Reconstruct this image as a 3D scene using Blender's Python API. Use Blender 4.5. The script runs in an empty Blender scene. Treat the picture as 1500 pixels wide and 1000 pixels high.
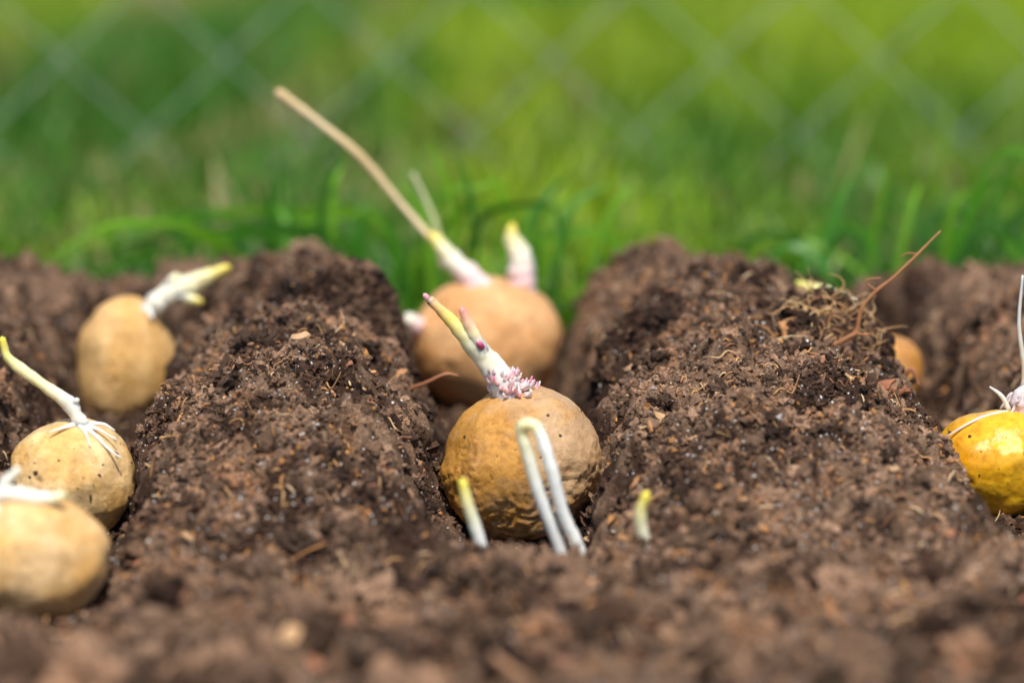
import bpy, math, random
import numpy as np
from mathutils import Vector, noise, Matrix
random.seed(7)
RG = np.random.default_rng(11)
scene = bpy.context.scene

# ------------------------------------------------------------------ helpers
def link(o, parent=None):
    scene.collection.objects.link(o)
    if parent: o.parent = parent
    return o

def mesh_np(name, V, F, C=None, mat=None, smooth=True, parent=None):
    V = np.asarray(V, dtype=np.float32); F = np.asarray(F, dtype=np.int32)
    k = F.shape[1]
    me = bpy.data.meshes.new(name)
    me.vertices.add(len(V)); me.vertices.foreach_set('co', V.ravel())
    me.loops.add(F.size); me.loops.foreach_set('vertex_index', F.ravel())
    me.polygons.add(len(F))
    me.polygons.foreach_set('loop_start', np.arange(len(F), dtype=np.int32) * k)
    me.polygons.foreach_set('use_smooth', np.full(len(F), smooth))
    me.update(calc_edges=True)
    if C is not None:
        C = np.asarray(C, dtype=np.float32)
        if C.shape[1] == 3: C = np.hstack([C, np.ones((len(C), 1), np.float32)])
        a = me.color_attributes.new('Col', 'FLOAT_COLOR', 'POINT')
        a.data.foreach_set('color', C.ravel())
    if mat: me.materials.append(mat)
    return link(bpy.data.objects.new(name, me), parent)

TB = [np.random.default_rng(100 + i).random((256, 256)) for i in range(16)]
def vnoise(x, y, s=0):
    t = TB[s % 16]
    ix = np.floor(x).astype(int); iy = np.floor(y).astype(int)
    fx = x - ix; fy = y - iy
    fx = fx * fx * (3 - 2 * fx); fy = fy * fy * (3 - 2 * fy)
    a = t[ix & 255, iy & 255]; b = t[(ix + 1) & 255, iy & 255]
    c = t[ix & 255, (iy + 1) & 255]; d = t[(ix + 1) & 255, (iy + 1) & 255]
    return (a * (1 - fx) + b * fx) * (1 - fy) + (c * (1 - fx) + d * fx) * fy
def fbm(x, y, s=0, o=4):
    r = 0; a = .5; t = 0
    for i in range(o):
        r = r + a * vnoise(x * 2 ** i + 17.3 * i, y * 2 ** i + 5.1 * i, s + i); t += a; a *= .55
    return r / t
def cell(x, y, s=0):
    t1, t2, t3 = TB[s % 16], TB[(s + 1) % 16], TB[(s + 2) % 16]
    ix = np.floor(x).astype(int); iy = np.floor(y).astype(int)
    h = np.zeros_like(x)
    for i in (-1, 0, 1):
        for j in (-1, 0, 1):
            a = (ix + i) & 255; b = (iy + j) & 255
            dx = ix + i + t1[a, b] - x; dy = iy + j + t2[a, b] - y
            r = .35 + .5 * t3[a, b]
            h = np.maximum(h, r * np.sqrt(np.clip(1 - (dx * dx + dy * dy) / (r * r), 0, 1)))
    return h
def ss(a, b, x):
    t = np.clip((x - a) / (b - a), 0, 1); return t * t * (3 - 2 * t)

# ------------------------------------------------------------------ terrain function (metres)
I = np.interp
def gauss(x, y, cx, cy, rx, ry): return np.exp(-((x - cx) / rx) ** 2 - ((y - cy) / ry) ** 2)
def furrows(x, y):
    return [
        (I(y, [.6, .83, 1.05], [.003, .003, -.012]), I(y, [.7, .80, .9, 1.02, 1.12], [.020, .024, .025, .032, .031]), -.029, .728, 1.3),
        (I(y, [.6, .7, .79, .98, 1.1], [-.142, -.146, -.150, -.160, -.163]), I(y, [.7, .8, 1.0], [.022, .018, .020]), -.023, .655, 1.06),
        (I(y, [.7, .81, .94, 1.1], [.180, .174, .160, .148]), I(y, [.7, .8, .88, 1.0], [.022, .021, .014, .016]), -.021, .74, 1.07),
        (np.full_like(x, -.315), np.full_like(x, .024), -.023, .68, 1.05),
        (np.full_like(x, .335), np.full_like(x, .024), -.023, .70, 1.05)]
def base_h(x, y):
    wx = x + .016 * (fbm(x * 34, y * 34, 3) - .5) + .008 * (fbm(x * 130, y * 130, 5, 3) - .5)
    wy = y + .02 * (fbm(x * 40, y * 40, 8) - .5)
    top = I(wy, [.15, .22, .5, .60, .70, .73, .77, .83, .93, 1.02, 1.06, 1.09, 1.13], [-.03, -.008, -.004, -.006, -.010, -.008, -.002, .003, .007, .006, .003, -.010, -.05])
    dmin = np.full_like(x, 9.); cut = np.zeros_like(x); fl = np.zeros_like(x) - .028
    for c, w, f, y0, y1 in furrows(x, wy):
        d = np.abs(wx - c) - w
        act = ss(y0 - .03, y0 + .015, wy) * (1 - ss(y1 - .02, y1 + .02, wy))
        k = (1 - ss(-.006, .016, d)) * act
        fl = np.where(k > cut, f, fl); cut = np.maximum(cut, k)
        dmin = np.minimum(dmin, d + (1 - act) * .05)
    dome = .028 * ss(-.014, .052, dmin) * ss(.68, .82, wy)
    h = top + dome
    near = 1 - ss(.66, .74, y)
    h = h + .013 * (fbm(x * 28, y * 28, 1, 3) - .5)
    h = h + .010 * (fbm(x * 34, y * 34, 12, 2) - .5) * near
    h = h + .011 * (fbm(x * 75, y * 75, 14, 3) - .5) * (1 - .4 * near)
    # clods standing on the ridges
    h = h + .018 * gauss(x, y, -.056, .925, .017, .014) + .009 * gauss(x, y, .123, .885, .017, .014)
    h = h - .008 * gauss(x, y, .125, .95, .018, .03)
    h = h + .005 * gauss(x, y, .050, 1.03, .032, .03) + .004 * gauss(x, y, -.08, 1.03, .025, .03)
    h = h - .010 * gauss(x, y, -.20, 1.0, .04, .1) - .010 * gauss(x, y, .23, 1.02, .06, .1)
    out = ss(.40, .46, np.abs(x)); h = h * (1 - out) - .05 * out
    h = h * (1 - cut) + np.minimum(fl, h) * cut
    return h, cut
def soil_h(x, y):
    h, cut = base_h(x, y)
    m = fbm(x * 60 + 9, y * 60, 6, 3)
    mm = ss(.40, .62, m)
    qx = x + .005 * (fbm(x * 230, y * 230, 2, 3) - .5); qy = y + .005 * (fbm(x * 230, y * 230, 4, 3) - .5)
    h = h + .0045 * cell(qx * 80, qy * 80, 1) * mm
    h = h + .0036 * cell(qx * 180 + 3, qy * 180, 4) * (.2 + .8 * mm)
    h = h + .0020 * cell(qx * 400, qy * 400 + 7, 7)
    h = h + .0011 * cell(qx * 760, qy * 760, 10)
    h = h + .0080 * (fbm(x * 130, y * 130, 9, 5) - .5)
    h = h + .0032 * (fbm(x * 600, y * 600, 3, 2) - .5)
    return h, cut

# ------------------------------------------------------------------ materials
def newmat(name):
    m = bpy.data.materials.new(name); m.use_nodes = True
    nt = m.node_tree; b = nt.nodes['Principled BSDF']
    return m, nt, b
def N(nt, t, **kw):
    n = nt.nodes.new(t)
    for k, v in kw.items():
        if k in n.inputs: n.inputs[k].default_value = v
        else: setattr(n, k, v)
    return n
def noise_n(nt, coord, scale, detail=6, rough=.6):
    n = N(nt, 'ShaderNodeTexNoise'); n.inputs['Scale'].default_value = scale
    n.inputs['Detail'].default_value = detail; n.inputs['Roughness'].default_value = rough
    nt.links.new(coord, n.inputs['Vector']); return n
def ramp(nt, fac, stops):
    r = N(nt, 'ShaderNodeValToRGB'); e = r.color_ramp.elements
    while len(e) < len(stops): e.new(.5)
    for i, (p, c) in enumerate(stops):
        e[i].position = p; e[i].color = (*c, 1) if len(c) == 3 else c
    nt.links.new(fac, r.inputs['Fac']); return r
def mix(nt, a, b, fac, mode='MIX'):
    n = N(nt, 'ShaderNodeMix'); n.data_type = 'RGBA'; n.blend_type = mode
    for s, v in ((6, a), (7, b)):
        if hasattr(v, 'links'): nt.links.new(v, n.inputs[s])
        else: n.inputs[s].default_value = (*v, 1)
    if hasattr(fac, 'links'): nt.links.new(fac, n.inputs[0])
    else: n.inputs[0].default_value = fac
    return n.outputs[2]
def bump(nt, hgt, bsdf, strength, dist):
    b = N(nt, 'ShaderNodeBump'); b.inputs['Strength'].default_value = strength; b.inputs['Distance'].default_value = dist
    nt.links.new(hgt, b.inputs['Height']); nt.links.new(b.outputs[0], bsdf.inputs['Normal'])

def attr(nt):
    a = N(nt, 'ShaderNodeVertexColor'); a.layer_name = 'Col'; return a.outputs['Color']

# soil
m_soil, nt, b = newmat('soil')
co = N(nt, 'ShaderNodeTexCoord').outputs['Object']
n1 = noise_n(nt, co, 900, 8, .75)
r1 = ramp(nt, n1.outputs['Fac'], [(.32, (.28, .25, .23)), (.5, (.95, .95, .95)), (.70, (1.9, 1.87, 1.85))])
c = mix(nt, attr(nt), r1.outputs[0], 1, 'MULTIPLY')
v = N(nt, 'ShaderNodeTexVoronoi'); v.inputs['Scale'].default_value = 520; nt.links.new(co, v.inputs['Vector'])
sp = ramp(nt, v.outputs['Distance'], [(.12, (1, 1, 1)), (.20, (0, 0, 0))])
sepv = N(nt, 'ShaderNodeSeparateColor'); nt.links.new(v.outputs['Color'], sepv.inputs[0])
pick = ramp(nt, sepv.outputs[0], [(.68, (0, 0, 0)), (.70, (1, 1, 1))])
mk = mix(nt, sp.outputs[0], pick.outputs[0], 1, 'MULTIPLY')
c = mix(nt, c, (.56, .54, .54), mk)
nt.links.new(c, b.inputs['Base Color']); b.inputs['Roughness'].default_value = .9
b.inputs['Specular IOR Level'].default_value = .25
bump(nt, n1.outputs['Fac'], b, 1.0, .0014)

m_crumb, nt, b = newmat('soil_crumb')
co = N(nt, 'ShaderNodeTexCoord').outputs['Object']
n1 = noise_n(nt, co, 1500, 5, .7)
r1 = ramp(nt, n1.outputs['Fac'], [(.3, (.45, .43, .41)), (.7, (1.55, 1.5, 1.48))])
nt.links.new(mix(nt, attr(nt), r1.outputs[0], 1, 'MULTIPLY'), b.inputs['Base Color'])
b.inputs['Roughness'].default_value = .85; b.inputs['Specular IOR Level'].default_value = .3
bump(nt, n1.outputs['Fac'], b, .8, .0008)

m_fib, nt, b = newmat('plant_fibre')
nt.links.new(attr(nt), b.inputs['Base Color']); b.inputs['Roughness'].default_value = .7

# sprouts
m_spr, nt, b = newmat('potato_sprout')
co = N(nt, 'ShaderNodeTexCoord').outputs['Object']
n1 = noise_n(nt, co, 500, 4, .6)
r1 = ramp(nt, n1.outputs['Fac'], [(.3, (.92, .88, .84)), (.6, (1, 1, 1))])
nt.links.new(mix(nt, attr(nt), r1.outputs[0], 1, 'MULTIPLY'), b.inputs['Base Color'])
b.inputs['Roughness'].default_value = .4
b.inputs['Subsurface Weight'].default_value = .7; b.inputs['Subsurface Scale'].default_value = .004
b.inputs['Subsurface Radius'].default_value = (1, .85, .6)
bump(nt, n1.outputs['Fac'], b, .25, .0005)

def potato_mat(name, rough, bstr):
    m, nt, b = newmat(name)
    co = N(nt, 'ShaderNodeTexCoord').outputs['Object']
    n1 = noise_n(nt, co, 350, 8, .7); n2 = noise_n(nt, co, 1600, 4, .7); n3 = noise_n(nt, co, 90, 6, .65)
    r1 = ramp(nt, n1.outputs['Fac'], [(.3, (.66, .58, .46)), (.52, (1, 1, 1)), (.75, (1.18, 1.2, 1.22))])
    c = mix(nt, attr(nt), r1.outputs[0], 1, 'MULTIPLY')
    r3 = ramp(nt, n3.outputs['Fac'], [(.54, (0, 0, 0)), (.72, (.5, .5, .5))])
    c = mix(nt, c, (.32, .15, .045), r3.outputs[0])
    v = N(nt, 'ShaderNodeTexVoronoi'); v.inputs['Scale'].default_value = 300; nt.links.new(co, v.inputs['Vector'])
    lt = ramp(nt, v.outputs['Distance'], [(.04, (.35, .35, .35)), (.15, (0, 0, 0))])
    sv = N(nt, 'ShaderNodeSeparateColor'); nt.links.new(v.outputs['Color'], sv.inputs[0])
    pk = ramp(nt, sv.outputs[0], [(.65, (0, 0, 0)), (.7, (1, 1, 1))])
    c = mix(nt, c, (.20, .10, .04), mix(nt, lt.outputs[0], pk.outputs[0], 1, 'MULTIPLY'))
    nt.links.new(c, b.inputs['Base Color'])
    b.inputs['Roughness'].default_value = rough
    b.inputs['Subsurface Weight'].default_value = .08; b.inputs['Subsurface Scale'].default_value = .002
    ad = N(nt, 'ShaderNodeMath'); ad.operation = 'ADD'
    nt.links.new(n1.outputs['Fac'], ad.inputs[0]); nt.links.new(n2.outputs['Fac'], ad.inputs[1])
    bump(nt, ad.outputs[0], b, bstr, .0008)
    return m
m_pot = potato_mat('potato_skin', .42, .6)
m_potw = potato_mat('potato_skin_wet', .2, .22)

# grass
m_gr, nt, b = newmat('grass_blade')
nt.links.new(attr(nt), b.inputs['Base Color']); b.inputs['Roughness'].default_value = .45
tr = N(nt, 'ShaderNodeBsdfTranslucent'); nt.links.new(attr(nt), tr.inputs['Color'])
ms = N(nt, 'ShaderNodeMixShader'); ms.inputs[0].default_value = .45
nt.links.new(b.outputs[0], ms.inputs[1]); nt.links.new(tr.outputs[0], ms.inputs[2])
nt.links.new(ms.outputs[0], nt.nodes['Material Output'].inputs['Surface'])

m_lawn, nt, b = newmat('lawn_ground')
co = N(nt, 'ShaderNodeTexCoord').outputs['Object']
n1 = noise_n(nt, co, 3.2, 4, .6); n2 = noise_n(nt, co, 60, 6, .7)
r = ramp(nt, n1.outputs['Fac'], [(.36, (.05, .12, .010)), (.52, (.10, .20, .008)), (.70, (.20, .20, .05))])
r2 = ramp(nt, n2.outputs['Fac'], [(.3, (.5, .5, .5)), (.7, (1.3, 1.3, 1.2))])
nt.links.new(mix(nt, r.outputs[0], r2.outputs[0], 1, 'MULTIPLY'), b.inputs['Base Color'])
b.inputs['Roughness'].default_value = .9
bump(nt, n2.outputs['Fac'], b, .7, .02)

m_wire, nt, b = newmat('galvanised_wire')
co = N(nt, 'ShaderNodeTexCoord').outputs['Object']
n1 = noise_n(nt, co, 80)
r = ramp(nt, n1.outputs['Fac'], [(.3, (.36, .41, .38)), (.7, (.54, .60, .56))])
nt.links.new(r.outputs[0], b.inputs['Base Color']); b.inputs['Metallic'].default_value = .25; b.inputs['Roughness'].default_value = .5

# ------------------------------------------------------------------ lawn sheet
def axis(lo, hi, inner_lo, inner_hi, step, growth=1.25):
    a = list(np.arange(inner_lo, inner_hi, step)); s = step; v = a[-1]
    while v < hi: s *= growth; v += s; a.append(v)
    s = step; v = a[0]
    while v > lo: s *= growth; v -= s; a.insert(0, v)
    return np.array(a)
def grid(xs, ys, zf):
    X, Y = np.meshgrid(xs, ys); Z = zf(X, Y)
    V = np.stack([X.ravel(), Y.ravel(), Z.ravel()], 1)
    nx, ny = len(xs), len(ys); idx = np.arange(nx * ny).reshape(ny, nx)
    F = np.stack([idx[:-1, :-1].ravel(), idx[:-1, 1:].ravel(), idx[1:, 1:].ravel(), idx[1:, :-1].ravel()], 1)
    return V, F, X, Y
def lawn_z(x, y):
    inside = (1 - ss(.40, .44, np.abs(x))) * ss(.18, .22, y) * (1 - ss(1.04, 1.11, y))
    return .012 * (fbm(x * 3, y * 3, 2) - .5) * 2 - .09 * inside - .010
V, F, X, Y = grid(axis(-300, 300, -1.5, 1.5, .03), axis(-300, 300, -.3, 4, .03), lawn_z)
mesh_np('lawn', V, F, None, m_lawn)

# ------------------------------------------------------------------ soil bed
xs = np.concatenate([np.arange(-.46, -.24, .003), np.arange(-.24, .24, .0007), np.arange(.24, .46, .003)])
ys = np.concatenate([np.arange(.16, .54, .003), np.arange(.54, .70, .0012), np.arange(.70, .98, .0006), np.arange(.98, 1.14, .0012)])
V, F, X, Y = grid(xs, ys, lambda x, y: soil_h(x, y)[0])
x, y, z = V[:, 0].copy(), V[:, 1].copy(), V[:, 2].copy()
_, cut = base_h(x, y)
def soil_col(x, y, cut):
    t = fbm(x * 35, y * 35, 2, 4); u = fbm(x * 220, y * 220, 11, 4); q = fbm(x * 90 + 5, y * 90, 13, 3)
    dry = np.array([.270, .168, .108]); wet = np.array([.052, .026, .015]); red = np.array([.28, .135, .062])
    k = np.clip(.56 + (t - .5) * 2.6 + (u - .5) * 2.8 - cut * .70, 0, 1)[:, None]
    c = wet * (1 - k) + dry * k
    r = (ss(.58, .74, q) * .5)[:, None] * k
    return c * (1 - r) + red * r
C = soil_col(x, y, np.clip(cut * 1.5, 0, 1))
# crumbling furrow walls: push the steep parts sideways
wl = ss(.02, .25, cut) * (1 - ss(.85, 1.0, cut))
V[:, 0] += wl * (.010 * (fbm(y * 70, z * 90 + 3, 5, 3) - .5) + .005 * (fbm(y * 260, z * 260, 9, 3) - .5))
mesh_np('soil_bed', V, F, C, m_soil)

# ------------------------------------------------------------------ loose crumbs
def ico(sub):
    import bmesh
    bm = bmesh.new(); bmesh.ops.create_icosphere(bm, subdivisions=sub, radius=1)
    v = np.array([p.co[:] for p in bm.verts]); bm.verts.index_update()
    f = np.array([[q.index for q in p.verts] for p in bm.faces]); bm.free(); return v, f
def rotmats(n):
    q = RG.normal(size=(n, 4)); q /= np.linalg.norm(q, axis=1)[:, None]
    a, b_, c_, d = q.T
    return np.stack([1-2*(c_*c_+d*d), 2*(b_*c_-a*d), 2*(b_*d+a*c_), 2*(b_*c_+a*d), 1-2*(b_*b_+d*d), 2*(c_*d-a*b_),
                     2*(b_*d-a*c_), 2*(c_*d+a*b_), 1-2*(b_*b_+c_*c_)], 1).reshape(n, 3, 3)
def crumbs(P, R, sub, jit, col):
    v, f = ico(sub); n = len(P)
    var = []
    for k in range(16):
        d = np.array([1 + jit * (noise.noise(Vector(p) * 1.3 + Vector((k * 9.1, 0, 0))) * 1.4 + noise.noise(Vector(p) * 3.5 + Vector((k * 5.7, 3, 0))) * 1.1 + (noise.noise(Vector(p) * 8 + Vector((k * 3.7, 3, 8))) * .6 if sub > 2 else 0)) for p in v])
        var.append(v * d[:, None])
    var = np.array(var)
    vv = var[RG.integers(0, 16, n)]
    sc = R[:, None] * RG.uniform(.5, 1.25, (n, 3))
    vv = vv * sc[:, None, :]
    vv = np.einsum('nij,nkj->nki', rotmats(n), vv) + P[:, None, :]
    ff = f[None] + (np.arange(n) * len(v))[:, None, None]
    cc = np.repeat(col, len(v), axis=0)
    return vv.reshape(-1, 3), ff.reshape(-1, 3), cc
def scatter(n, rlo, rhi, sink, dens_scale, y0=.50, y1=1.10, pw=2.5):
    x = RG.uniform(-.27, .27, n * 3); y = y0 + (y1 - y0) * RG.random(n * 3)
    m = fbm(x * dens_scale, y * dens_scale, 6, 3)
    keep = (RG.random(n * 3) < ss(.30, .62, m) * .85 + .15) & (np.abs(x) < .20 * y / .83 + .035)
    x, y = x[keep][:n], y[keep][:n]
    z, cut = soil_h(x, y)
    r = rlo + (rhi - rlo) * RG.random(len(x)) ** pw
    P = np.stack([x, y, z + r * sink], 1)
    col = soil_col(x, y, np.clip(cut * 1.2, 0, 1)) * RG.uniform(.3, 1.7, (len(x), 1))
    return P, r, col, cut
VV = []; FF = []; CC = []; off = 0
for (n, lo, hi, sub, jit, ds, sink, y0, y1, pw) in ((100000, .0003, .0009, 1, .6, 60, .3, .5, 1.1, 2.5), (56000, .0005, .0014, 1, .7, 60, .4, .70, .98, 1.5), (18000, .0008, .0026, 2, .75, 60, .3, .6, 1.08, 2.5),
                                        (420, .0025, .006, 4, .6, 25, -.1, .6, 1.08, 2.5), (260, .003, .008, 4, .6, 25, .2, .50, .70, 1.5)):
    P, r, col, cut = scatter(n, lo, hi, sink, ds, y0, y1, pw)
    if sub == 1:
        u = RG.random(len(P)); k = u < .12
        col[k] = np.array([.68, .66, .65]) * RG.uniform(.6, 1.2, (k.sum(), 1)); r[k] = np.minimum(r[k] * .8, .00048)
        k2 = (u > .955); col[k2] = np.array([.50, .24, .08]) * RG.uniform(.6, 1.2, (k2.sum(), 1))
    if sub == 4:
        k = cut < .25; P, r, col = P[k], r[k], col[k] * .9
    a, f, c = crumbs(P, r, sub, jit, col)
    VV.append(a); FF.append(f + off); CC.append(c); off += len(a)
# clod build-ups on the ridges
for cx, cy, rx, n in ((-.056, .918, .017, 1500), (.123, .882, .015, 1500), (-.030, .90, .010, 400), (.05, .90, .012, 400)):
    x = RG.normal(cx, rx * .7, n); y = RG.normal(cy, rx * .7, n); z, cut = soil_h(x, y)
    r = RG.uniform(.0006, .0026, n)
    P = np.stack([x, y, z + RG.uniform(0, .003, n)], 1)
    a, f, c = crumbs(P, r, 2, .75, soil_col(x, y, cut * 0 + .7) * RG.uniform(.4, 1.4, (n, 1)))
    VV.append(a); FF.append(f + off); CC.append(c); off += len(a)
mesh_np('soil_crumbs', np.vstack(VV), np.vstack(FF), np.vstack(CC), m_crumb, smooth=False)

# ------------------------------------------------------------------ tubes
def catmull(P, n):
    P = [np.array(p, float) for p in P]; P = [2 * P[0] - P[1]] + P + [2 * P[-1] - P[-2]]
    segs = len(P) - 3; out = []
    for t in np.linspace(0, segs, n):
        i = min(int(t), segs - 1); u = t - i
        a, b_, c_, d = P[i:i + 4]
        out.append(.5 * ((2 * b_) + (c_ - a) * u + (2 * a - 5 * b_ + 4 * c_ - d) * u * u + (-a + 3 * b_ - 3 * c_ + d) * u ** 3))
    return np.array(out)
class Tubes:
    def __init__(s): s.V = []; s.F = []; s.C = []; s.n = 0
    def add(s, pts, rad, cols, n=None, sides=10, lump=0., raw=False):
        n = n or max(6, len(pts) * 6)
        L = np.array(pts, float) if raw else catmull(pts, n)
        n = len(L)
        t = np.linspace(0, 1, n)
        r = np.interp(t, np.linspace(0, 1, len(rad)), rad)
        cols = np.array(cols, float)
        c = np.stack([np.interp(t, np.linspace(0, 1, len(cols)), cols[:, k]) for k in range(3)], 1)
        T = np.gradient(L, axis=0); T /= np.linalg.norm(T, axis=1)[:, None] + 1e-12
        up = np.array([0.13, 1, .2]); 
        if abs(np.dot(T[0], up / np.linalg.norm(up))) > .9: up = np.array([1., 0, .1])
        A = np.cross(T, up); A /= np.linalg.norm(A, axis=1)[:, None]; B = np.cross(T, A)
        th = np.linspace(0, 2 * math.pi, sides, endpoint=False)
        ring = L[:, None] + (A[:, None] * np.cos(th)[None, :, None] + B[:, None] * np.sin(th)[None, :, None]) * r[:, None, None]
        if lump:
            for i in range(n):
                for j in range(sides):
                    p = Vector(ring[i, j] * 900); q = Vector(ring[i, j] * 350)
                    d = 1 + lump * (noise.noise(q) * 1.3 + noise.noise(p) * .7)
                    ring[i, j] = L[i] + (ring[i, j] - L[i]) * d
        s.V.append(ring.reshape(-1, 3)); s.C.append(np.repeat(c, sides, axis=0))
        o = s.n
        for i in range(n - 1):
            for j in range(sides):
                k = (j + 1) % sides
                s.F.append((o + i * sides + j, o + i * sides + k, o + (i + 1) * sides + k, o + (i + 1) * sides + j))
        s.V.append(np.array([L[0] - T[0] * r[0] * .6, L[-1] + T[-1] * r[-1] * .8])); s.C.append(c[[0, -1]])
        e0 = o + n * sides; e1 = e0 + 1
        for j in range(sides):
            k = (j + 1) % sides
            s.F.append((e0, o + k, o + j, e0)); s.F.append((e1, o + (n - 1) * sides + j, o + (n - 1) * sides + k, e1))
        s.n += n * sides + 2
    def build(s, name, mat, parent=None):
        V = np.vstack(s.V); C = np.vstack(s.C)
        me = bpy.data.meshes.new(name)
        me.from_pydata(V.tolist(), [], [f if f[0] != f[3] else f[:3] for f in s.F])
        me.polygons.foreach_set('use_smooth', [True] * len(me.polygons))
        a = me.color_attributes.new('Col', 'FLOAT_COLOR', 'POINT')
        a.data.foreach_set('color', np.hstack([C, np.ones((len(C), 1))]).astype(np.float32).ravel())
        me.materials.append(mat)
        return link(bpy.data.objects.new(name, me), parent)

WHITE = (.90, .86, .74); CREAM = (.88, .80, .46); YEL = (.82, .66, .08); YG = (.68, .66, .12); PINK = (.82, .36, .44); MAG = (.55, .05, .18); LPINK = (.90, .64, .64)

# ------------------------------------------------------------------ potatoes
pv, pf = ico(6)
def potato(cx, cy, cz, rx, ry, rz, seed, colA, colB, wrinkle=0., mat=None, colfun=None, eyes=6, specks=60, rot=0., taper=0., dirt=.5):
    rs = np.random.default_rng(seed); o = Vector((seed * 7.3, seed * 3.1, 0))
    ed = rs.normal(size=(eyes, 3)); ed /= np.linalg.norm(ed, axis=1)[:, None]
    V = np.empty_like(pv); C = np.empty_like(pv)
    cr, sr = math.cos(rot), math.sin(rot)
    for i, p in enumerate(pv):
        P = Vector(p)
        d = 1 + .11 * noise.noise(P * 1.1 + o) + .045 * noise.noise(P * 2.6 + o)
        w = 0
        if wrinkle:
            q = P + .35 * noise.noise_vector(P * 1.8 + o)
            a1 = 1 - abs(noise.noise(Vector((q.x * 3.6, q.y * 3.6, q.z * 7)) + o)) * 3.0
            a2 = 1 - abs(noise.noise(Vector((q.x * 9, q.y * 9, q.z * 14)) + o * 2)) * 2.8
            w = max(0, a1) ** 2 * .022 + max(0, a2) ** 2 * .020
            msk = min(1, max(.15, .85 + 1.2 * noise.noise(P * 1.3 + o * 3) - 1.1 * p[2]))
            w *= msk * wrinkle; d -= w
        d += .008 * noise.noise(P * 14 + o)
        ey = 0
        for e in ed:
            g = math.exp(-((e - p) ** 2).sum() / .006); ey += g
        d -= .035 * ey
        x_, z_ = p[0] * rx * d * (1 - taper * p[2]), p[2] * rz * d
        V[i] = (x_ * cr + z_ * sr, p[1] * ry * d, -x_ * sr + z_ * cr)
        t = .5 + 1.1 * noise.noise(P * 1.4 + o * 1.7) + .6 * noise.noise(P * 5 + o)
        if colfun: t += colfun(p)
        t = min(1, max(0, t))
        c = np.array(colA) * (1 - t) + np.array(colB) * t
        dk = min(.6, ey * .4 + w * 8)
        dd = max(0, noise.noise(P * 3 + o * 4) * .9 - max(0, p[2]) * .1 + max(0, -p[2] - .45) * .9) * dirt
        c = c * (1 - dk) + np.array((.24, .10, .025)) * dk
        dd = min(.8, dd)
        C[i] = c * (1 - dd) + np.array((.26, .14, .065)) * dd
    ob = mesh_np('potato', V, pf, C, mat or m_pot)
    ob.location = (cx, cy, cz)
    if specks:
        idx = rs.integers(0, len(V), specks)
        idx = idx[(V[idx, 2] < rz * .8)]
        r = .0002 + .0008 * rs.random(len(idx)) ** 3
        a, f, c = crumbs(V[idx], r, 1, .5, np.full((len(idx), 3), .0) + np.array((.10, .05, .027)))
        mesh_np('soil_specks', a, f, c, m_crumb, parent=ob)
    return ob
def mm(*pts): return [(p[0] * .001, p[1] * .001, p[2] * .001) for p in pts]
def R(*r): return [a * .001 for a in r]

# A: centre, wrinkled
A = potato(.003, .806, 0, .0280, .0265, .0268, 3, (.60, .285, .045), (.60, .38, .20), wrinkle=1.3,
           colfun=lambda p: 1.1 * p[0] - .18 - .2 * p[1] - .15 * p[2], eyes=5, specks=110, dirt=.35)
t = Tubes()
t.add(mm((-3, 0, 22), (-6, 0, 29), (-11, 0, 36), (-16.5, -1, 43), (-24, -1, 51), (-31, -1, 58)), R(6.0, 4.8, 4.2, 3.6, 2.2, 1.5), [LPINK, WHITE, (.88, .82, .66), (.86, .78, .5), (.84, .68, .18), (.76, .42, .25)], 46, 16, .13)
t.add(mm((-13, -1.5, 40), (-16.5, -2.5, 47), (-20, -2.5, 55)), R(2.6, 2.2, 1.3), [WHITE, (.84, .70, .42), (.72, .28, .25)], 22, 12, .14)
t.add(mm((-13, -3.5, 42), (-14.0, -4.6, 43.4), (-14.6, -5.2, 44.6)), R(1.0, 1.1, .6), [MAG, MAG, PINK], 8, 8, .2)
t.add(mm((-30.5, -1, 57), (-32.5, -1, 59.6)), R(1.5, .9), [(.75, .3, .3), PINK], 8, 8, .2)
for k in range(95):
    a = random.uniform(0, 2 * math.pi); h = random.uniform(0, 1)
    ax = -1 - h * 7; az = 24.5 + h * 8; rr = 4.8 - h * 1.0 + (1 - h) * random.uniform(0, 3.6)
    dx, dy = math.cos(a), math.sin(a); l = random.uniform(1.0, 3.2)
    p0 = (ax + dx * rr * .7, dy * rr * .7, az); p1 = (ax + dx * (rr + l * .4), dy * (rr + l * .4), az + l * .5); p2 = (ax + dx * (rr + l * .7), dy * (rr + l * .7), az + l * 1.2)
    t.add(mm(p0, p1, p2), R(.7, .55, .3), [LPINK, random.choice([LPINK, PINK, WHITE]), random.choice([PINK, (.72, .15, .30), LPINK, WHITE])], 6, 6, .15)
t.build('sprout', m_spr, A)

# C: centre, far
Cc = potato(-.010, 1.014, .001, .0325, .030, .028, 5, (.70, .34, .12), (.80, .46, .21), wrinkle=.2, eyes=4, dirt=.3)
t = Tubes()
t.add(mm((-3, -2, 24), (-8, -2, 30), (-14, -2, 36), (-20, -1, 43), (-24, 0, 48)), R(6.5, 5.4, 4.2, 3.2, 1.8), [LPINK, LPINK, WHITE, CREAM, YEL], 34, 12, .2)
t.add(mm((14, 0, 22), (14, 0, 30), (13.5, 0, 38), (10, 0, 46), (10, 0, 52)), R(6, 5.6, 4.8, 3.4, 1.7), [LPINK, LPINK, WHITE, CREAM, YEL], 34, 12, .25)
t.add(mm((-28, -8, 8), (-31, -12, 12), (-34, -14, 15)), R(4, 4.0, 2.4), [LPINK, LPINK, WHITE], 16, 10, .3)
t.build('sprout', m_spr, Cc)
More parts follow.
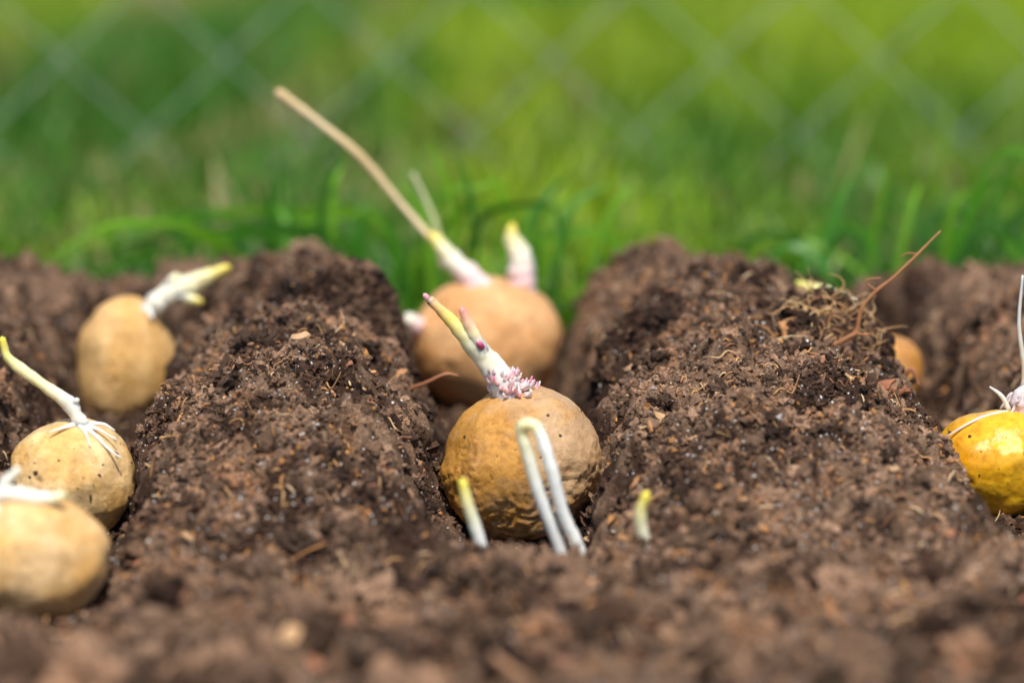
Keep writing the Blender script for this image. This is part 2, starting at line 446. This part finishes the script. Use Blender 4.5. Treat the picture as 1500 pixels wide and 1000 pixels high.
# dry straw leaning on the far sprout
t = Tubes(); SB = (.62, .44, .22); SC = (.78, .60, .36)
t.add([(-.034, 1.018, .046), (-.048, 1.02, .062), (-.064, 1.02, .081), (-.082, 1.02, .096), (-.0985, 1.02, .1085)], R(1.7, 1.5, 2.1, 1.6, 2.3), [SC, SC, SB, SC, SB], 40, 8, .14)
t.add([(-.030, 1.045, .030), (-.034, 1.045, .050), (-.043, 1.045, .071)], R(1.6, 1.6, .9), [SC, (.5, .55, .25), (.5, .5, .3)], 18, 8, .05)
t.build('dry_straw', m_fib)

# D: left far
D = potato(-.158, .980, -.001, .0215, .020, .0290, 8, (.74, .42, .13), (.82, .52, .22), wrinkle=.4, eyes=3, taper=.08, dirt=.2, rot=-.06,
           colfun=lambda p: -.9 * math.exp(-((p[0] - .15) / .12) ** 2) * (1 if p[2] > .1 else .2))
t = Tubes()
t.add(mm((8, -2, 22), (14, -2, 28), (22, -3, 33), (32, -3, 37.5), (42, -3, 42)), R(4, 5, 4.6, 3.6, 1.6), [WHITE, WHITE, (.86, .80, .6), CREAM, YEL], 34, 12, .35)
t.add(mm((22, -5, 31), (27, -6, 29.5), (31, -6, 28)), R(2.6, 2.2, 1.2), [WHITE, CREAM, YEL], 14, 10, .2)
t.add(mm((18, -3, 34), (19, -4, 37), (21, -4, 39)), R(2.2, 2.2, 1.2), [WHITE, WHITE, CREAM], 14, 10, .2)
t.add(mm((6, -4, 24), (9, -6, 25), (11, -9, 22)), R(2.0, 1.6, .8), [WHITE, WHITE, WHITE], 14, 10, .2)
t.build('sprout', m_spr, D)

# E: left middle
E = potato(-.1475, .790, .000, .0205, .019, .0195, 12, (.80, .47, .15), (.90, .62, .30), eyes=4, specks=130, dirt=.35, rot=.5, wrinkle=.25)
t = Tubes()
t.add(mm((6, -3, 16), (2, -3, 22), (0, -3, 26), (-8, -3, 32), (-16, -3, 38), (-20, -3, 42), (-21.5, -3, 48)), R(2.6, 2.2, 2.5, 1.9, 1.9, 1.5, 1.1), [WHITE, WHITE, WHITE, CREAM, CREAM, (.86, .76, .3), YEL], 44, 12, .15)
t.add(mm((0, -3, 25), (3, -4, 27.5)), R(1.2, .9), [WHITE, WHITE], 8, 8, .2)
for e in (((4, -4, 19), (9, -7, 16), (14, -10, 12), (18, -12, 9.5)), ((4, -4, 19), (10, -5, 17.5), (16, -7, 14.5)), ((3, -4, 19), (6, -8, 17), (8, -12, 13.5)), ((2, -4, 19), (-2, -7, 18.5), (-6, -9, 17.5)), ((5, -3, 19), (11, -3, 19), (15, -4, 17))):
    t.add(mm(*e), R(1.2, .7, .45, .3), [WHITE, WHITE, (.84, .76, .6)], 14, 7, .15)
t.build('sprout', m_spr, E)

# F: left near
Fp = potato(-.1445, .700, -.002, .0235, .021, .0190, 15, (.80, .45, .14), (.88, .58, .28), eyes=3, dirt=.15)
t = Tubes()
t.add(mm((-9, -3, 14), (-7, -4, 20), (-1, -5, 20.5), (6, -6, 19.5), (12, -6, 21)), R(3.2, 2.8, 2.4, 2.2, 1.2), [WHITE, WHITE, WHITE, WHITE, CREAM], 30, 10, .3)
t.add(mm((-7, -3, 19), (-6, -3, 24), (-2, -3, 28)), R(2.4, 1.7, 1), [WHITE, WHITE, WHITE], 16, 10, .25)
t.add(mm((-10, -3, 16), (-12, -2, 26), (-11, -2, 38)), R(2.6, 2.2, 1.3), [WHITE, WHITE, CREAM], 20, 10, .25)
t.add(mm((-8, -8, 17), (-9, -14, 12), (-12, -17, 6)), R(2.0, 1.6, 1.0), [WHITE, WHITE, WHITE], 16, 10, .25)
t.build('sprout', m_spr, Fp)

# G: right, glossy
G = potato(.1675, .808, .001, .0225, .021, .0185, 21, (.80, .36, .012), (.86, .46, .02), eyes=4, mat=m_potw, dirt=.15, specks=50)
t = Tubes()
for k in range(18):
    a = random.uniform(-.3, 2 * math.pi); l = random.uniform(4, 12)
    q = (6 + math.cos(a) * l, math.sin(a) * l * .8 - 2, 18.5 + random.uniform(-1, 6) - l * .15)
    t.add(mm((6, -2, 18), ((6 + q[0]) / 2 + random.uniform(-1, 1), (q[1] - 2) / 2, 21 + random.uniform(0, 3)), q), R(1.6, .7, .35), [WHITE, LPINK, (.82, .72, .6)], 14, 7, .2)
t.add(mm((6, -2, 16), (7, -2, 22), (10, -2, 27), (13, -2, 30)), R(4.2, 4.0, 3.2, 1.8), [LPINK, LPINK, WHITE, WHITE], 20, 10, .3)
t.add(mm((4, -2, 18), (7, -2, 30), (4.5, -2, 48), (5, -2, 65)), R(1.3, 1.0, .7, .4), [(.80, .65, .5), (.75, .6, .45), (.8, .74, .64), (.8, .78, .7)], 30, 7, .1)
t.add(mm((2, -3, 18), (-6, -6, 17.5), (-12, -8, 15.5), (-20, -9, 11)), R(.9, .55, .5, .25), [WHITE, LPINK, (.80, .66, .5)], 20, 7, .15)
t.add(mm((2, -3, 19), (-1, -4, 24), (-5, -4, 27)), R(.9, .7, .3), [WHITE, WHITE, WHITE], 12, 7, .15)
t.build('sprout', m_spr, G)

# H: right far
Hh = potato(.1480, .955, .000, .0175, .017, .0185, 25, (.62, .27, .05), (.68, .35, .12), eyes=3, dirt=.4)
t = Tubes()
t.add(mm((-1, -2, 15), (-5, -2, 20), (-12, -2, 28), (-22, -2, 34), (-34, -2, 38.5)), R(3.4, 3.8, 3.6, 3.0, 1.2), [PINK, LPINK, WHITE, CREAM, YG], 34, 12, .15)
t.build('sprout', m_spr, Hh)

# near potato buried behind the front bank, only its sprouts stand up
J = potato(.020, .752, -.038, .0175, .013, .0125, 31, (.62, .36, .16), (.72, .50, .27), eyes=2, dirt=.4)
def W2(o, pts): return [tuple(np.array(p) - np.array(o)) for p in pts]
jo = (.020, .752, -.038); WW = (.95, .94, .87)
t = Tubes()
t.add(W2(jo, [(.018, .743, -.028), (.0155, .741, -.012), (.0085, .739, .008), (.0045, .738, .022), (.0030, .738, .0280), (.0042, .737, .0303), (.0072, .736, .0300), (.0092, .7355, .0265), (.0125, .735, .016), (.016, .737, .002), (.0215, .739, -.012), (.024, .741, -.028)]),
      R(2.2, 2.2, 2.1, 2.0, 2.0, 2.0, 2.0, 2.0, 2.0, 2.0, 2.2, 2.3), [WW, WW, WW, (.92, .88, .66), CREAM, CREAM, CREAM, WW, WW, WW, WW, WW], 90, 12, .09)
t.build('sprout', m_spr, J)
for pts, rr, cc in (([(-.006, .722, -.020), (-.0080, .722, -.011), (-.0105, .721, -.001), (-.0135, .72, .009), (-.0152, .72, .0165)], R(2.0, 2.0, 1.95, 1.8, 1.4), [WW, WW, WW, CREAM, YEL]),
                    ([(.0425, .715, -.020), (.0420, .715, -.010), (.0405, .714, -.001), (.0390, .713, .0075), (.0408, .712, .0145)], R(1.8, 1.8, 1.8, 1.9, 1.4), [WW, WW, (.92, .90, .72), CREAM, YEL])):
    t = Tubes(); t.add(pts, rr, cc, 34, 12, .1); t.build('potato_sprout', m_spr)

# ------------------------------------------------------------------ fibres, roots, chips
t = Tubes()
n = 1500
x = RG.uniform(-.2, .2, n); y = RG.uniform(.62, 1.03, n); z, cut = soil_h(x, y)
L_ = np.array([random.uniform(.0015, .005) * (random.uniform(1.5, 3.6) if random.random() < .18 else 1) for i in range(n)]); A_ = RG.uniform(0, 2 * math.pi, n)
x2 = x + np.cos(A_) * L_; y2 = y + np.sin(A_) * L_; z2, _ = soil_h(x2, y2)
for i in range(n):
    l = L_[i]; c = random.choice([(.46, .21, .07), (.54, .30, .12), (.26, .11, .05), (.66, .46, .26), (.50, .23, .08)])
    p0 = (x[i], y[i], z[i] + .0012); p2 = (x2[i], y2[i], z2[i] + .0014 + random.random() ** 4 * .003)
    if abs(p0[2] - p2[2]) > .007: continue
    p1 = ((p0[0] + p2[0]) / 2 + random.gauss(0, l * .08), (p0[1] + p2[1]) / 2 + random.gauss(0, l * .08), (p0[2] + p2[2]) / 2 + .0008)
    rr = random.uniform(.00012, .00042)
    t.add([p0, p1, p2], [rr, rr, rr * .4], [c, c], 6, 4)
# longer wandering rootlets lying over the crumbs
m_ = 170
x = RG.uniform(-.17, .17, m_); y = RG.uniform(.74, .97, m_)
for i in range(m_):
    a = random.uniform(0, 6.28); st = random.uniform(.0018, .0036); q = [(x[i], y[i])]
    for s in range(4):
        a += random.gauss(0, .55); q.append((q[-1][0] + math.cos(a) * st, q[-1][1] + math.sin(a) * st))
    q = np.array(q); zz, cc_ = soil_h(q[:, 0], q[:, 1])
    if cc_.max() > .3: continue
    zz = np.maximum(zz, zz.mean()) + .0014; zz[-1] += random.random() ** 3 * .006
    c = random.choice([(.50, .26, .10), (.64, .42, .22), (.36, .16, .07), (.56, .30, .12)]); rr = random.uniform(.00014, .00034)
    t.add([(q[k, 0], q[k, 1], zz[k]) for k in range(5)], [rr, rr, rr * .4], [c, c], 14, 5)
t.build('plant_fibres', m_fib)

RC = (.34, .14, .055)
t = Tubes()   # fine root mat on the right-hand clod
for k in range(300):
    a = random.uniform(0, 2 * math.pi); rr = .017 * random.random() ** .7
    cx, cy = .120 + math.cos(a) * rr, .876 + math.sin(a) * rr * .8
    z0 = float(soil_h(np.array([cx]), np.array([cy]))[0][0]) + random.uniform(0, .004)
    pts = [(cx, cy, z0)]; d = np.array([random.gauss(0, 1), random.gauss(-.4, 1), random.gauss(.2, .7)]); d /= np.linalg.norm(d)
    l = random.uniform(.0015, .0042)
    for s in range(4):
        d = d + np.array([random.gauss(0, .6), random.gauss(0, .6), random.gauss(-.25, .5)]); d /= np.linalg.norm(d)
        pts.append(tuple(np.array(pts[-1]) + d * l))
    c = random.choice([(.56, .31, .13), (.68, .44, .21), (.38, .18, .08)])
    t.add(pts, [.00028, .00022, .0001], [c, c], 14, 4)
t.build('root_clump', m_fib)
t = Tubes()   # long thin root sticking up
t.add([(.100, .862, .014), (.110, .860, .027), (.121, .858, .0345), (.1245, .858, .037), (.126, .858, .045), (.131, .858, .0515), (.137, .858, .0565), (.1455, .858, .065), (.1535, .858, .0735)], R(.8, .85, .95, .85, .7, .7, .6, .5, .3), [RC, RC, RC, (.44, .20, .08)], 60, 8, .2)
t.add([(.131, .858, .052), (.1275, .858, .0545), (.1285, .858, .056), (.1325, .858, .0565)], R(.45, .4, .3), [RC, RC], 16, 5, .1)
t.add([(.123, .858, .0365), (.128, .856, .036), (.130, .855, .0375)], R(.6, .45, .2), [RC, RC], 12, 5, .1)
t.add([(.1455, .858, .065), (.142, .858, .0655), (.1395, .858, .064)], R(.35, .3, .15), [RC, RC], 10, 5, .1)
t.build('root_twig', m_fib)
t = Tubes()
for pts in ([(-.045, .87, .004), (-.038, .862, .014), (-.031, .858, .018), (-.024, .856, .0215), (-.0195, .856, .021)],
            [(-.120, .835, .010), (-.112, .83, .0165), (-.104, .828, .017)],
            [(.146, .80, .008), (.155, .798, .002), (.162, .79, .004)],
            [(.143, .875, .012), (.147, .873, .020), (.150, .872, .014)]):
    t.add(pts, R(.9, .8, .7, .4), [(.28, .10, .045), (.40, .17, .08)], 24, 6, .2)
t.build('root_fragments', m_fib)

Vc = []; Fc = []; Cc_ = []; o = 0
def chip(x, y, s, c, tilt=.5):
    global o
    z = float(soil_h(np.array([x]), np.array([y]))[0][0]) + s * .25 + .0006
    k = 9; a0 = random.uniform(0, 6.28); M = (Matrix.Rotation(random.uniform(0, 6.28), 3, 'Z') @ Matrix.Rotation(random.gauss(0, tilt), 3, 'X') @ Matrix.Rotation(random.gauss(0, tilt), 3, 'Y'))
    ring = [Vector((math.cos(a0 + i / k * 6.28) * s * random.uniform(.6, 1.15), math.sin(a0 + i / k * 6.28) * s * random.uniform(.3, .65), random.gauss(0, s * .08))) for i in range(k)]
    vs = [Vector((0, 0, s * .14))] + [r_ + Vector((0, 0, s * .07)) for r_ in ring] + [r_ * .95 - Vector((0, 0, s * .1)) for r_ in ring] + [Vector((0, 0, -s * .14))]
    for v_ in vs:
        q = M @ v_; Vc.append((q.x + x, q.y + y, q.z + z)); Cc_.append(tuple(np.array(c) * random.uniform(.65, 1.2)))
    for i in range(k):
        j = (i + 1) % k
        Fc.extend([(o, o + 1 + i, o + 1 + j), (o + 1 + i, o + 1 + k + i, o + 1 + k + j), (o + 1 + i, o + 1 + k + j, o + 1 + j), (o + 1 + k + i, o + 1 + 2 * k, o + 1 + k + j)])
    o += 2 * k + 2
for q in ((.127, .818, .0065, (.36, .14, .07)), (.134, .822, .0055, (.30, .12, .06)), (.100, .868, .0055, (.50, .24, .1)), (.133, .80, .003, (.5, .27, .12)), (-.10, .865, .004, (.42, .24, .12)),
          (-.075, .84, .0045, (.50, .30, .16)), (-.06, .80, .003, (.44, .2, .1)), (.0, .585, .009, (.56, .30, .16)), (-.02, .63, .006, (.50, .25, .14)), (.125, .70, .004, (.65, .42, .25)), (-.042, .84, .004, (.50, .50, .52))):
    chip(*q)
for k in range(380):
    x_ = random.uniform(-.2, .2); y_ = random.uniform(.56, 1.04)
    chip(x_, y_, random.uniform(.0008, .0032) * (1.7 if y_ < .68 else 1), random.choice([(.50, .24, .10), (.38, .16, .08), (.60, .36, .18), (.24, .11, .06)]))
mesh_np('bark_chips', Vc, Fc, Cc_, m_fib, smooth=False)

# ------------------------------------------------------------------ grass
def blades(x, y, L, w, lean, col, seg=5):
    n = len(x); z0 = lawn_z(x, y) - .004
    a = RG.uniform(0, 2 * math.pi, n); dx, dy = np.cos(a), np.sin(a)
    fa = a + math.pi / 2 + RG.normal(0, .5, n); fx, fy = np.cos(fa), np.sin(fa)
    V = np.zeros((n, seg + 1, 2, 3)); C = np.zeros((n, seg + 1, 2, 3))
    px = x.copy(); py = y.copy(); pz = z0.copy(); ang = RG.uniform(.02, .35, n)
    for s in range(seg + 1):
        t = s / seg; ww = w * (1 - t ** 1.6) * .5 + .00008
        for e, sg in ((0, -1), (1, 1)):
            V[:, s, e, 0] = px + sg * fx * ww; V[:, s, e, 1] = py + sg * fy * ww; V[:, s, e, 2] = pz
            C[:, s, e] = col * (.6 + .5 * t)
        st = L / seg
        px = px + np.sin(ang) * dx * st; py = py + np.sin(ang) * dy * st; pz = pz + np.cos(ang) * st
        ang = ang + lean / seg
        ang = np.minimum(ang, 2.0)
        pz = np.maximum(pz, z0 + .002)
    b0 = (np.arange(n) * (seg + 1) * 2)[:, None, None]
    f = np.array([[2 * s, 2 * s + 1, 2 * s + 3, 2 * s + 2] for s in range(seg)])[None]
    return V.reshape(-1, 3), (b0 + f).reshape(-1, 4), C.reshape(-1, 3)
VV = []; FF = []; CC = []; off = 0
def addb(*a):
    global off
    v, f, c = blades(*a); VV.append(v); FF.append(f + off); CC.append(c); off += len(v)
def ribbon(pts, w, col):
    global off
    n = 18; L = catmull(pts, n); T = np.gradient(L, axis=0); T /= np.linalg.norm(T, axis=1)[:, None]
    A = np.cross(T, np.array([random.gauss(0, .3), 1, random.gauss(0, .3)])); A /= np.linalg.norm(A, axis=1)[:, None]
    t = np.linspace(0, 1, n); ww = (w * .5 * np.minimum(1, .5 + t * 2) * (1 - t ** 3) + .0001)[:, None]
    v = np.stack([L - A * ww, L + A * ww], 1).reshape(-1, 3)
    f = np.array([[2 * s, 2 * s + 1, 2 * s + 3, 2 * s + 2] for s in range(n - 1)])
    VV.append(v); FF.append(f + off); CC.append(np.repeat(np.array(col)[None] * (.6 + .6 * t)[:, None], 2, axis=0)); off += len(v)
def gcol(x, y, dark=1., dry=1.):
    n = len(x)
    t = fbm(x * 7.0 + 4, y * 1.1, 3, 3); u = RG.random(n)
    g1 = np.array([.085, .26, .014]); g2 = np.array([.37, .53, .002]); dr = np.array([.52, .44, .16])
    k = np.clip((t - .5) * 3.6 + .48 + .50 * x + .10 * (y - 2) + (u - .5) * .4, 0, 1)[:, None]
    c = g1 * (1 - k) + g2 * k
    p = fbm(x * 6.5 + 31, y * 1.3 + 11, 7, 3)
    dk = (RG.random(n) < (ss(.54, .66, p) * .6 * (.25 + .75 * ss(1.5, 2.1, y)) + .03) * dry * np.clip(1.0 - 1.2 * x, .25, 1.3))
    c[dk] = dr * RG.uniform(.6, 1.1, (dk.sum(), 1))
    return c * dark * RG.uniform(.65, 1.2, (n, 1))
# tufts at the bed edge
tc = []
for k in range(105):
    tx = random.uniform(-.62, .62); ty = random.uniform(1.10, 1.34)
    nb = random.randint(10, 28); tc.append((tx, ty, nb))
tc += [(-.012, 1.10, 60), (-.03, 1.12, 50), (.01, 1.12, 50), (-.17, 1.13, 60), (-.12, 1.13, 60), (-.23, 1.14, 50), (.19, 1.12, 70), (.15, 1.13, 50), (.23, 1.13, 60), (.09, 1.14, 40)]
xs_ = np.concatenate([RG.normal(a, .014, n) for a, b_, n in tc]); ys_ = np.concatenate([np.maximum(1.085, RG.normal(b_, .012, n)) for a, b_, n in tc])
n = len(xs_)
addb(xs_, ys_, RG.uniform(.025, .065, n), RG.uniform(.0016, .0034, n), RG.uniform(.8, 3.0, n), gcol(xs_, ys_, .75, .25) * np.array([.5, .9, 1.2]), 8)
# long blades arching over the edge of the bed
arcs = [([(-.104, .000), (-.101, .042), (-.105, .066)], .0030), ([(-.0806, .010), (-.082, .051), (-.076, .073)], .0038), ([(-.016, .000), (-.0174, .045), (-.0246, .076)], .0042),
        ([(-.035, .000), (-.016, .041), (.003, .051), (.0205, .048), (.022, .014)], .0032), ([(-.06, .004), (-.085, .036), (-.117, .039), (-.158, .036), (-.199, .025)], .0040),
        ([(-.098, .000), (-.133, .034), (-.174, .041), (-.212, .022)], .0036), ([(.098, .000), (.12, .030), (.139, .028), (.147, .012)], .0040), ([(.17, .0), (.182, .044), (.189, .060)], .0034),
        ([(.19, .0), (.212, .040), (.234, .031), (.247, .014)], .0036), ([(.183, .0), (.202, .035), (.218, .064), (.237, .052)], .0032), ([(.03, .0), (.041, .040), (.057, .059)], .0030),
        ([(.0, .0), (.006, .038), (.022, .062)], .0034), ([(-.045, .0), (-.05, .030), (-.062, .052)], .0032)]
for pts, w_ in arcs:
    for j in range(4):
        yy = 1.09 + (.0 if j == 0 else random.uniform(-.002, .06)); s = 0 if j == 0 else 1
        ox = s * random.gauss(0, .022); sc = 1 + s * random.uniform(-.35, .15); dy_ = random.uniform(-.02, .03)
        m_ = len(pts); P = [(p[0] + ox + s * random.gauss(0, .004), yy + dy_ * i / m_, p[1] * sc + s * random.gauss(0, .002)) for i, p in enumerate(pts)]
        P[0] = (P[0][0], P[0][1], -.014)
        g_ = random.choice([(.07, .28, .02), (.12, .40, .02), (.05, .20, .015), (.20, .45, .015)])
        ribbon(P, w_ * random.uniform(.8, 1.15), g_)
# general lawn, longer and rougher further out
n = 38000
x = RG.uniform(-1, 1, n); y = 1.14 + 3.6 * RG.random(n) ** 1.2; x = x * (.25 + y * .28) + .0
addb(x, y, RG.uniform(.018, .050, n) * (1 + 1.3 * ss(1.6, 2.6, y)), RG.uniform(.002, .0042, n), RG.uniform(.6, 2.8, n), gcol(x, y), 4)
n = 26000
x = RG.uniform(-6, 6, n); y = RG.uniform(-1.5, 10, n); k = (np.abs(x) > .47) | (y > 1.3) | (y < .1); k &= ~((np.abs(x) < .6) & (y < .2) & (y > -.5)); x, y = x[k], y[k]; n = len(x)
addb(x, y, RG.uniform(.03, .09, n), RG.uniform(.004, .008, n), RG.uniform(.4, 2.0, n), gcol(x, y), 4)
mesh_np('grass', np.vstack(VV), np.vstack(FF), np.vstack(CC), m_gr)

# ------------------------------------------------------------------ chain-link fence
FY = 1.66; cw = .112; ch = .104; X0, X1 = -2.1, 2.1; Hf = 1.2
WR = .0009
t = Tubes(); g = (.5, .5, .5)
ncol = int((X1 - X0) / cw); nrow = int(Hf / ch)
for i in range(ncol):
    xb = X0 + i * cw
    p1 = [(xb + (cw / 2 + .001 if j % 2 else -.001), FY + (.0014 if j % 2 else -.0014), j * ch / 2 - .03) for j in range(nrow * 2 + 1)]
    p2 = [(xb + (cw / 2 - .001 if j % 2 else cw + .001), FY + (-.0014 if j % 2 else .0014), j * ch / 2 - .03) for j in range(nrow * 2 + 1)]
    t.add(p1, [WR, WR], [g, g], sides=6, raw=True); t.add(p2, [WR, WR], [g, g], sides=6, raw=True)
fence = bpy.data.objects.new('chain_link_fence', None); link(fence)
t.build('wire_mesh', m_wire, fence)
t = Tubes()
t.add([(X0, FY + .006, Hf - .03), (0, FY + .006, Hf - .034), (X1, FY + .006, Hf - .03)], [.0015, .0015], [g, g], 8, 6)
t.build('tension_wire', m_wire, fence)
t = Tubes()
for xx in (-2.0, 2.0):
    t.add([(xx, FY + .035, -.1), (xx, FY + .035, .6), (xx, FY + .035, Hf + .06)], [.024, .024], [g, g], 8, 20)
t.build('posts', m_wire, fence)

# ------------------------------------------------------------------ light
sd = Vector((.06, -.46, .88)).normalized()
sun = bpy.data.lights.new('sun', 'SUN'); sun.energy = 5.0; sun.angle = math.radians(2.0); sun.color = (1, .94, .82)
so = link(bpy.data.objects.new('sun', sun)); so.rotation_euler = sd.to_track_quat('Z', 'Y').to_euler(); so.location = (1, -1.5, 3)
w = bpy.data.worlds.new('World'); scene.world = w; w.use_nodes = True
nt = w.node_tree; sk = nt.nodes.new('ShaderNodeTexSky'); sk.sky_type = 'NISHITA'; sk.sun_disc = False
sk.sun_elevation = math.asin(sd.z); sk.sun_rotation = math.atan2(sd.x, sd.y)
bg = nt.nodes['Background']; nt.links.new(sk.outputs[0], bg.inputs[0]); bg.inputs[1].default_value = .15

# ------------------------------------------------------------------ camera
cam = bpy.data.cameras.new('camera'); co_ = link(bpy.data.objects.new('camera', cam)); scene.camera = co_
co_.location = (0, 0, .20); co_.rotation_euler = (math.radians(90 - 11), 0, 0)
cam.lens = 85; cam.sensor_width = 36; cam.clip_start = .02; cam.clip_end = 1000
cam.dof.use_dof = True; cam.dof.focus_distance = .83; cam.dof.aperture_fstop = 4.2; cam.dof.aperture_blades = 0
scene.view_settings.view_transform = 'Standard'; scene.view_settings.look = 'None'; scene.view_settings.exposure = 0
